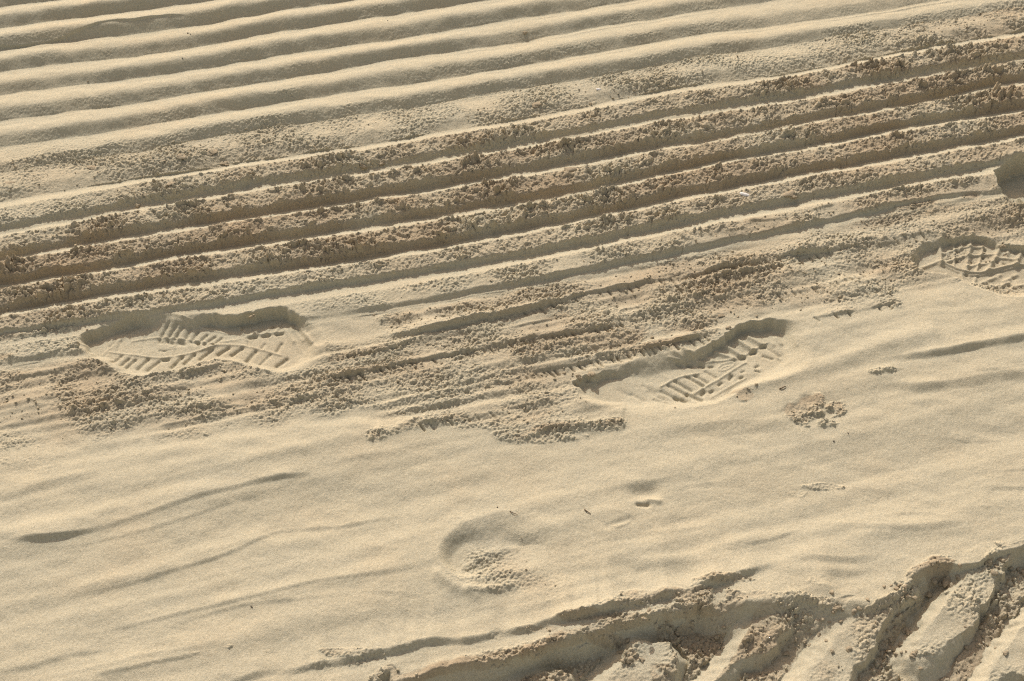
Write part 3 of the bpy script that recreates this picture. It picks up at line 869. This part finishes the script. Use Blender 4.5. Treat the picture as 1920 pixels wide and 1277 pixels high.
# ------------------------------------------------------------------ regions -> objects
REG = np.zeros((NY, NX), np.int16)
NAMES = {0: ('sand', None)}
rid = 1
inview = (U > -260) & (U < 2180) & (V > -230) & (V < 1500)
RIDGE_LABEL = {
    -1: ('smooth raked sand ridge cut by the top edge of the photo at its left corner', 'smooth'),
    0: ('smooth sand ridge with a sharp eroded dark edge at its left end', 'smooth'),
    1: ('smooth sand ridge just below the one with the sharp eroded edge', 'smooth'),
    2: ('smooth sand ridge with a small pebble of sand on its dark left side', 'smooth'),
    3: ('smooth sand ridge third above the pocked flake covered ridge', 'smooth'),
    4: ('smooth sand ridge next above the lowest smooth ridge', 'smooth'),
    5: ('lowest smooth sand ridge, its left end fading into pocked sand', 'smooth'),
    6: ('low pocked sand ridge with broken flakes and a white shell bit on it', 'pocked'),
    7: ('low crumbling sand ridge just below the pocked ridge, lumpy in the middle', 'crumbling'),
    8: ('tall crumbling damp sand ridge, uppermost of the three tall ones', 'crumbling'),
    9: ('tall crumbling damp sand ridge between two others as tall', 'crumbling'),
    10: ('tall crumbling damp sand ridge, lowest of the three tall ones', 'crumbling'),
    11: ('crumbling sand ridge whose left part ends behind the left shoe print', 'crumbling'),
    12: ('low cracked sand ridge just above the shallow tread strip', 'crumbling'),
}
for j, (lab, kind) in RIDGE_LABEL.items():
    m = (RIDGE == j) & inview
    REG[m] = rid
    NAMES[rid] = ('sand_ridge', dict(label=lab, category='sand ridge', group='raked sand ridges'))
    rid += 1
m = (Y1 < last) & (Y1 > LBn) & inview
REG[m] = rid
NAMES[rid] = ('tyre_tread_strip', dict(label='shallow strip of crumbly tyre tread marks between the raked ridges and smooth sand', category='tyre track'))
rid += 1
m = SCUFF > .35
REG[m] = rid
NAMES[rid] = ('scuff_mark', dict(label='round scuffed hollow in the smooth sand below the shoe prints', category='scuff mark'))
rid += 1
for nm, lab in (('left', 'full shoe print with rib pattern lying left among the crumbling ridges'),
                ('right', 'shoe print half filled with sand, with a small oval mark, beside the smooth sand'),
                ('edge', 'shoe print with coarse grid tread, cut by the right edge of the photo'),
                ('corner', 'deep shaded print with only its left wall showing at the right edge')):
    w_, s = PITS[nm]
    q = REG[w_]
    q[s > -.001] = rid
    NAMES[rid] = ('shoe_print', dict(label=lab, category='shoe print', group='prints pressed into the sand'))
    rid += 1
TRID = rid
q = REG[TRW]
q[(TRS > -.001) & inview[TRW]] = rid
NAMES[rid] = ('tyre_track', dict(label='deep tyre track with chunky diagonal ridges in the near right corner', category='tyre track'))
rid += 1
LUGID = []
for nm in ('y', 'z', 'a', 'b', 'c', 'd'):
    w_, s = LUGS[nm]
    q = REG[w_]
    q[(s > 0) & inview[w_]] = rid
    LUGID.append(rid)
    NAMES[rid] = ('tread_ridge', None)
    rid += 1

fr = REG[:-1, :-1].reshape(-1)
VX = np.stack([np.broadcast_to(X1, (NY, NX)), np.broadcast_to(Y1, (NY, NX)), Hh], -1).reshape(-1, 3).astype(np.float32)
dflat = DAMP.reshape(-1)
objs = {}


def grid_mesh(name, faces, origin):
    jj, ii = np.divmod(faces, NX - 1)
    a = jj * NX + ii
    quad = np.stack([a, a + 1, a + NX + 1, a + NX], 1)
    used = np.zeros(NX * NY, bool)
    used[quad.ravel()] = True
    ids = np.nonzero(used)[0]
    remap = np.zeros(NX * NY, np.int32)
    remap[ids] = np.arange(len(ids), dtype=np.int32)
    me = bpy.data.meshes.new(name)
    me.vertices.add(len(ids))
    co = VX[ids] - np.array(origin, np.float32)
    me.vertices.foreach_set('co', co.ravel())
    me.loops.add(len(quad) * 4)
    me.loops.foreach_set('vertex_index', remap[quad].ravel())
    me.polygons.add(len(quad))
    me.polygons.foreach_set('loop_start', np.arange(len(quad), dtype=np.int32) * 4)
    me.polygons.foreach_set('use_smooth', np.ones(len(quad), bool))
    at_ = me.attributes.new('damp', 'FLOAT', 'POINT')
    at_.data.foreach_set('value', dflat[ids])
    me.update(calc_edges=True)
    me.materials.append(SAND)
    return me


order = np.argsort(fr, kind='stable')
cuts = np.searchsorted(fr[order], np.arange(rid + 1))
for r_ in range(rid):
    faces = order[cuts[r_]:cuts[r_ + 1]]
    if len(faces) == 0:
        continue
    nm, info = NAMES[r_]
    if r_ == 0:
        org = (0, 0, 0)
    else:
        jj, ii = np.divmod(faces, NX - 1)
        org = (float(XS[ii].mean()), float(YS[jj].mean()), 0.0)
    o = bpy.data.objects.new(nm, grid_mesh(nm, faces, org))
    o.location = org
    COL.objects.link(o)
    if r_ == 0:
        o['kind'] = 'structure'
    if info:
        for a, b in info.items():
            o[a] = b
    objs[r_] = (o, org)
for r_ in LUGID:
    if r_ in objs:
        o, org = objs[r_]
        p, porg = objs[TRID]
        o.parent = p
        o.location = tuple(org[k] - porg[k] for k in range(3))


# ------------------------------------------------------------------ loose crumbs
def blob(sub_, seed, flat=.8, bump=.28):
    import bmesh
    bm = bmesh.new()
    bmesh.ops.create_icosphere(bm, subdivisions=sub_, radius=1)
    rg = np.random.default_rng(seed)
    v = np.array([q.co[:] for q in bm.verts])
    f = np.array([[q.index for q in x.verts] for x in bm.faces])
    bm.free()
    k = np.zeros(len(v))
    for _ in range(9):
        dr = rg.normal(size=3)
        dr /= np.linalg.norm(dr)
        k -= np.clip(v @ dr - rg.uniform(.25, .6), 0, 1) * rg.uniform(.5, 1.5) * bump * 2.2
    for fq in (3.0, 6.5):
        for _ in range(3):
            dr = rg.normal(size=3) * fq
            k += np.sin(v @ dr + rg.uniform(0, 6)) * bump * .35 / fq
    k += rg.normal(0, .03, len(v))
    v = v * (1 + k)[:, None] * np.array([1, rg.uniform(.7, 1), flat * rg.uniform(.8, 1.1)])
    return v, f


def mesh_from(name, v, f, mat, damp=.8, flat=False):
    me = bpy.data.meshes.new(name)
    me.from_pydata([], [], [])
    me.vertices.add(len(v))
    me.vertices.foreach_set('co', np.asarray(v, np.float32).ravel())
    n = f.shape[1]
    me.loops.add(len(f) * n)
    me.loops.foreach_set('vertex_index', f.astype(np.int32).ravel())
    me.polygons.add(len(f))
    me.polygons.foreach_set('loop_start', np.arange(len(f), dtype=np.int32) * n)
    me.polygons.foreach_set('use_smooth', np.full(len(f), not flat))
    a = me.attributes.new('damp', 'FLOAT', 'POINT')
    a.data.foreach_set('value', np.full(len(v), damp, np.float32) if np.isscalar(damp) else damp.astype(np.float32))
    me.update(calc_edges=True)
    me.materials.append(mat)
    return me


protos = [blob(1, 20 + k) for k in range(14)]
Rr = CLUMP[sub]
lim = ((U[sub] > -150) & (U[sub] < 2070) & (V[JY] > -60) & (V[JY] < 1400))
prob = np.clip(Rr - .34, 0, 1) ** 1.3 * lim
flatp = (prob / prob.sum()).ravel()
cum = np.cumsum(flatp)


def pick(n):
    q = np.searchsorted(cum, RNG.uniform(0, 1, n))
    jj, ii = np.divmod(np.minimum(q, len(cum) - 1), Rr.shape[1])
    return XS[JX][ii] + RNG.uniform(-.5, .5, n) * STEP, YS[JY][jj] + RNG.uniform(-.5, .5, n) * STEP


def crumbs(n, r0, r1, power):
    xs, ys = pick(n)
    rad = r0 + (r1 - r0) * RNG.uniform(0, 1, n) ** power
    zs = hz(xs, ys)
    VV, FF, off = [], [], 0
    for k, (pv, pf) in enumerate(protos):
        idx = np.arange(k, n, len(protos))
        an = RNG.uniform(0, 2 * np.pi, len(idx))
        c, s_ = np.cos(an)[:, None], np.sin(an)[:, None]
        x = pv[None, :, 0] * c - pv[None, :, 1] * s_
        y = pv[None, :, 0] * s_ + pv[None, :, 1] * c
        zz = np.broadcast_to(pv[None, :, 2], x.shape)
        R3 = rad[idx][:, None]
        P = np.stack([xs[idx][:, None] + x * R3, ys[idx][:, None] + y * R3, zs[idx][:, None] + (zz + .25) * R3], -1)
        VV.append(P.reshape(-1, 3))
        F = pf[None] + (np.arange(len(idx)) * len(pv))[:, None, None] + off
        FF.append(F.reshape(-1, 3))
        off += len(idx) * len(pv)
    return np.concatenate(VV), np.concatenate(FF)


a1 = crumbs(11000, .0007, .0034, 2.4)
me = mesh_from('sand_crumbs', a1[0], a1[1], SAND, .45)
o = bpy.data.objects.new('sand_crumbs', me)
o['kind'] = 'stuff'
COL.objects.link(o)

# ------------------------------------------------------------------ clods one can point at
clod_v = [blob(3, 60 + k, .75, .3) for k in range(6)]
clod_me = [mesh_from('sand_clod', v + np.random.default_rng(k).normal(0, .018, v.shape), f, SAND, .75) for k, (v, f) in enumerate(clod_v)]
cnt = [0]


def clod(u, v, rpx, label, group=None, z=0.0, squash=1.0, rot=None, stretch=1.0):
    x, y = at(u, v, z)
    for _ in range(4):                                 # settle on the surface under that ray
        zz = float(hz(np.array([x]), np.array([y]))[0])
        x, y = at(u, v, zz)
    r_ = rpx / 1350
    k = cnt[0]
    cnt[0] += 1
    o = bpy.data.objects.new('sand_clod', clod_me[k % len(clod_me)])
    o.location = (x, y, zz + r_ * (.16 if squash > .5 else .22) * squash)
    o.scale = (r_ * stretch, r_, r_ * squash)
    o.rotation_euler = (0, 0, random.uniform(0, 6.28) if rot is None else rot)
    o['label'] = label
    o['category'] = 'sand clod'
    if group:
        o['group'] = group
    COL.objects.link(o)


def one(pt, r_, label, **k):
    clod(pt[0][0], pt[0][1], r_, label, **k)


one(ZA((1302, 132)), 6.5, 'rounded pale sand clod stuck on the shaded heel wall of the left shoe print')
one(ZA((1332, 122)), 3.5, 'tiny sand clod touching the rounded clod on the left print heel wall')
one(ZA((1240, 225)), 4.0, 'small dark sand clod at the shadow edge inside the left shoe print')
one(ZA((1462, 206)), 3.8, 'small sand clod at the shadow edge in the left print heel')
one(ZA((868, 42)), 5.0, 'flat sand clod on the ridge foot above the middle of the left print', squash=.6, stretch=1.4, rot=0.1)
one(ZA((128, 228)), 4.0, 'small pale sand clod on the toe wall of the left shoe print')
one(ZB((105, 488)), 8.0, 'oval sand clod at the toe tip of the half filled shoe print', stretch=1.3, rot=-.1)
one(ZB((190, 480)), 8.5, 'tilted sand clod beside the oval clod at the toe of the half filled print', squash=.9, rot=-.6, stretch=1.2)
one(ZB((1182, 138)), 7.0, 'wedge shaped sand clod on the upper rim of the half filled shoe print', stretch=1.3, rot=.2, squash=.7)
one(ZB((1120, 45)), 5.5, 'flat oval sand clod lying above the heel rim of the half filled print', stretch=1.5, rot=0, squash=.6)
one(ZB((1085, 75)), 3.5, 'tiny sand clod just under the flat oval clod above the heel rim')
one(ZB((1240, 50)), 4.5, 'small flat sand clod between the flat oval clod and the heel shadow', squash=.6)
one(ZB((1375, 50)), 4.5, 'small sand clod on the top edge of the heel shadow of the half filled print')
one(ZB((630, 210)), 5.0, 'round sand clod in the tread strip above the half filled print')
one(ZB((790, 708)), 4.0, 'small dark sand clod at the near edge of the half filled print')
one(ZB((1372, 540)), 4.0, 'small sand clod on the bright rim beside the crumb patch')
one(ZD((855, 782)), 8.0, 'egg shaped sand clod lodged in the grid tread of the right edge print', rot=.3, stretch=1.2)
one(ZD((690, 738)), 3.4, 'tiny sand clod under the rim of the grid tread print')
one(ZD((670, 168)), 5.0, 'dark sand clod left of the deep shaded print', squash=.7, stretch=1.2)
one(Z5((1240, 815)), 4.5, 'round sand clod above the toe of the half filled print')
one(Z5((1075, 820)), 5.0, 'round sand clod in the nicks of the lower tread line')
one(Z5((205, 497)), 3.5, 'tiny dark sand clod on the smooth apron beside the left print heel')
one([(630 + 1028 / 2.903, 180 / 2.903)], 9.0, 'lone sand clod casting a shadow on the smooth ridges near the top')
one([(480 / 2.903, 442 / 2.903)], 4.0, 'small pale sand clod on the dark side of a smooth ridge at upper left')
one([(630 + 1385 / 2.903, 568 / 2.903)], 6.0, 'sand clod on the pocked ridge below the upper white shell bit')
one([(630 + 1100 / 2.903, 575 / 2.903)], 10.0, 'broad flat sand lump on the pocked ridge', squash=.55, stretch=1.5, rot=.2)
one([(1260 + 655 / 2.903, 1068 / 2.903)], 17.0, 'large cracked sand lump on the crumbling ridge right of the lower white shell bit', squash=.7, stretch=1.4, rot=.3)
one([(630 + 1270 / 2.903, 925 / 2.903)], 14.0, 'large rounded sand lump on the middle tall crumbling ridge', squash=.75, stretch=1.2, rot=.2)
one([(630 + 700 / 2.903, 955 / 2.903)], 8.0, 'knobbly sand clod on the front of the uppermost tall crumbling ridge')
one([(630 + 250 / 2.903, 890 / 2.903)], 13.0, 'smooth faced sand block on the low crumbling ridge, rightmost of three', squash=.8)
one([(630 + 150 / 2.903, 900 / 2.903)], 13.0, 'smooth faced sand block on the low crumbling ridge, middle of three', squash=.8)
one([(630 + 60 / 2.903, 915 / 2.903)], 11.0, 'smooth faced sand block on the low crumbling ridge, leftmost of three', squash=.8)
one([(755 / 2.903, 1120 / 2.903)], 8.0, 'pointed sand clod at the shadow foot of the low crumbling ridge')
one(Z4((790, 155)), 11.0, 'angular sand block on the front of a tall ridge above the left print', squash=1.0)
# flakes on the pocked ridge
for (x, y, r_, lab) in ((820, 858, 9, 'leftmost of the broken sand flakes at upper left'), (885, 868, 8, 'second of the broken sand flakes at upper left'), (990, 845, 13, 'largest broken sand flake at upper left'),
                        (1160, 830, 13, 'tilted broken sand flake right of the largest flake'), (1230, 888, 10, 'low broken sand flake below the tilted flake'), (45, 990, 10, 'broken sand flake beside the left edge of the photo'),
                        (500, 912, 12, 'long thin sand flake between the left edge and the broken flakes'), (930, 990, 12, 'broken sand flake on the low crumbling ridge under the largest flake')):
    clod(x / 2.903, y / 2.903 + 2, r_, lab, 'flakes of crust on the upper left ridges', squash=.38, stretch=1.45, rot=random.uniform(-.1, .4))
rg = random.Random(3)
n = 0
for (u0, v0), su, sv, c, lo, hi in [((1763, 1080), 16, 12, 12, 4, 10), ((1880, 1062), 22, 14, 10, 4, 9), ((1700, 1110), 28, 14, 14, 3, 7), ((1560, 1150), 40, 20, 12, 3, 6), ((1520, 1190), 30, 25, 14, 3, 6), ((1680, 1190), 24, 26, 16, 3, 7),
                                     ((1320, 1215), 40, 25, 10, 3, 6), ((1175, 1225), 14, 10, 5, 3, 8), ((1850, 1190), 26, 30, 10, 3, 6), ((1265, 1175), 25, 15, 8, 3, 6), ((1690, 1218), 16, 10, 6, 3, 6)]:
    for _ in range(c):
        u, v = rg.gauss(u0, su), rg.gauss(v0, sv)
        if not (0 < u < 1925 and 0 < v < 1280):
            continue
        clod(u, v, rg.uniform(lo, hi) * 1.15, 'small knobbly clod of damp sand in the deep tyre track', 'clods in the deep tyre track', z=-.02, squash=rg.uniform(.75, 1), stretch=rg.uniform(1, 1.3))

# ------------------------------------------------------------------ shell bits, twigs and dark specks
SHELL = plain('shell_white', (.74, .70, .62), .45, .08, 900, .5)
TWIG = plain('dry_twig', (.09, .06, .035), .8, .4, 900)
SPECK = plain('dark_seed', (.06, .05, .04), .8, .4, 900)


def ground_pt(u, v):
    x, y = at(u, v)
    for _ in range(4):
        zz = float(hz(np.array([x]), np.array([y]))[0])
        x, y = at(u, v, zz)
    return x, y, zz


def shell(u, v, ln, wd, rot, label):
    x, y, zz = ground_pt(u, v)
    n, m = 16, 9
    vs, fs = [], []
    for side in (0, 1):
        for i in range(n):
            t = i / (n - 1) * 2 - 1
            hw = math.sqrt(max(0, 1 - abs(t) ** 2.4)) * (1 + .06 * math.sin(9 * t))
            for j in range(m):
                s_ = j / (m - 1) * 2 - 1
                px, py = t * ln, s_ * hw * wd
                pz = .45 * wd * (1 - s_ * s_) * hw + .03 * wd * math.cos(j * 3.14) - side * .0006
                vs.append((px, py, pz))
    for side in (0, 1):
        for i in range(n - 1):
            for j in range(m - 1):
                a = side * n * m + i * m + j
                q = (a, a + 1, a + m + 1, a + m)
                fs.append(q if side else q[::-1])
    ed = [(i * m) for i in range(n)] + [((n - 1) * m + j) for j in range(1, m)] + [(i * m + m - 1) for i in range(n - 2, -1, -1)] + [j for j in range(m - 2, 0, -1)]
    for k in range(len(ed)):
        a, b = ed[k], ed[(k + 1) % len(ed)]
        fs.append((a, b, b + n * m, a + n * m))
    me = bpy.data.meshes.new('shell_fragment')
    me.from_pydata(vs, [], fs)
    for p in me.polygons:
        p.use_smooth = True
    me.materials.append(SHELL)
    o = bpy.data.objects.new('shell_fragment', me)
    o.location = (x, y, zz + .0008)
    o.rotation_euler = (.25, .1, rot)
    o['label'] = label
    o['category'] = 'shell'
    COL.objects.link(o)


shell(1122, 168, .0042, .0019, .1, 'small white shell bit lying on the smooth sand near the top')
shell(1396, 365, .0080, .0030, -.25, 'white elongated shell bit lodged on a crumbling ridge at right')


def twig(u0, v0, u1, v1, rad, label, mat=TWIG, name='twig'):
    a = np.array(ground_pt(u0, v0))
    b = np.array(ground_pt(u1, v1))
    n, k = 9, 7
    dv = b - a
    L_ = np.linalg.norm(dv)
    sidev = np.cross(dv / L_, (0, 0, 1))
    upv = np.cross(sidev, dv / L_)
    vs, fs = [], []
    for i in range(n):
        t = i / (n - 1)
        c = a + dv * t + np.array((0, 0, rad * .7)) + sidev * math.sin(t * 5) * L_ * .05 + upv * math.sin(t * 3.1) * L_ * .08 - (a + b) / 2
        r_ = rad * (1 - .55 * t) * (1 if 0 < i < n - 1 else .5) * (1 + .15 * math.sin(i * 2.3))
        for j in range(k):
            an = 2 * math.pi * j / k
            vs.append(tuple(c + sidev * math.cos(an) * r_ + upv * math.sin(an) * r_))
    for i in range(n - 1):
        for j in range(k):
            fs.append((i * k + j, i * k + (j + 1) % k, (i + 1) * k + (j + 1) % k, (i + 1) * k + j))
    fs.append(tuple(range(k))[::-1])
    fs.append(tuple(range((n - 1) * k, n * k)))
    me = bpy.data.meshes.new(name)
    me.from_pydata(vs, [], fs)
    for p in me.polygons:
        p.use_smooth = True
    me.materials.append(mat)
    o = bpy.data.objects.new(name, me)
    o.location = tuple((a + b) / 2)
    o['label'] = label
    o['category'] = 'twig'
    COL.objects.link(o)


(p0, p1) = ZC((1352, 343), (1385, 372))
twig(*p0, *p1, .0009, 'thin dark twig lying on smooth sand beside the scuffed hollow')
(p0, p1) = ZB((1540, 575), (1592, 558))
twig(*p0, *p1, .0011, 'short dark twig on the bright sand right of the half filled print')
(p0, p1) = ZC((945, 352), (990, 378))
twig(*p0, *p1, .0006, 'fine brown twig at the upper edge of the scuffed hollow')


def speck(u, v, rpx, label):
    x, y, zz = ground_pt(u, v)
    r_ = rpx / 1350
    vv, ff = blob(2, int(u * 7 + v), .7, .35)
    o = bpy.data.objects.new('plant_speck', mesh_from('plant_speck', vv * r_ * np.array([1.3, 1, 1]), ff, SPECK, 0))
    o.location = (x, y, zz + r_ * .3)
    o.rotation_euler = (0, 0, (u * 13 % 6.28))
    o['label'] = label
    o['category'] = 'dark speck'
    COL.objects.link(o)


speck(1020 / 2.903, 182 / 2.903, 2.8, 'dark speck on a smooth ridge at upper left, left one of a close pair')
speck(1037 / 2.903, 186 / 2.903, 2.0, 'dark speck on a smooth ridge at upper left, right one of a close pair')
speck(992 / 2.903, 318 / 2.903, 2.0, 'dark speck on the smooth ridge below the close pair of specks')
speck(630 + 283 / 2.903, 115 / 2.903, 2.4, 'dark round speck on a bright smooth ridge near the top centre')
speck(Z6((960, 1142))[0][0], Z6((960, 1142))[0][1], 2.4, 'dark speck on smooth sand below the crumb patch, upper of two')
speck(Z6((880, 1186))[0][0], Z6((880, 1186))[0][1], 2.4, 'dark speck on smooth sand below the crumb patch, lower of two')
speck(ZL((1370, 876))[0][0], ZL((1370, 876))[0][1], 2.6, 'lone dark speck on the smooth sand at lower left')
speck(ZC((878, 332))[0][0], ZC((878, 332))[0][1], 1.8, 'tiny dark speck above the scuffed hollow')
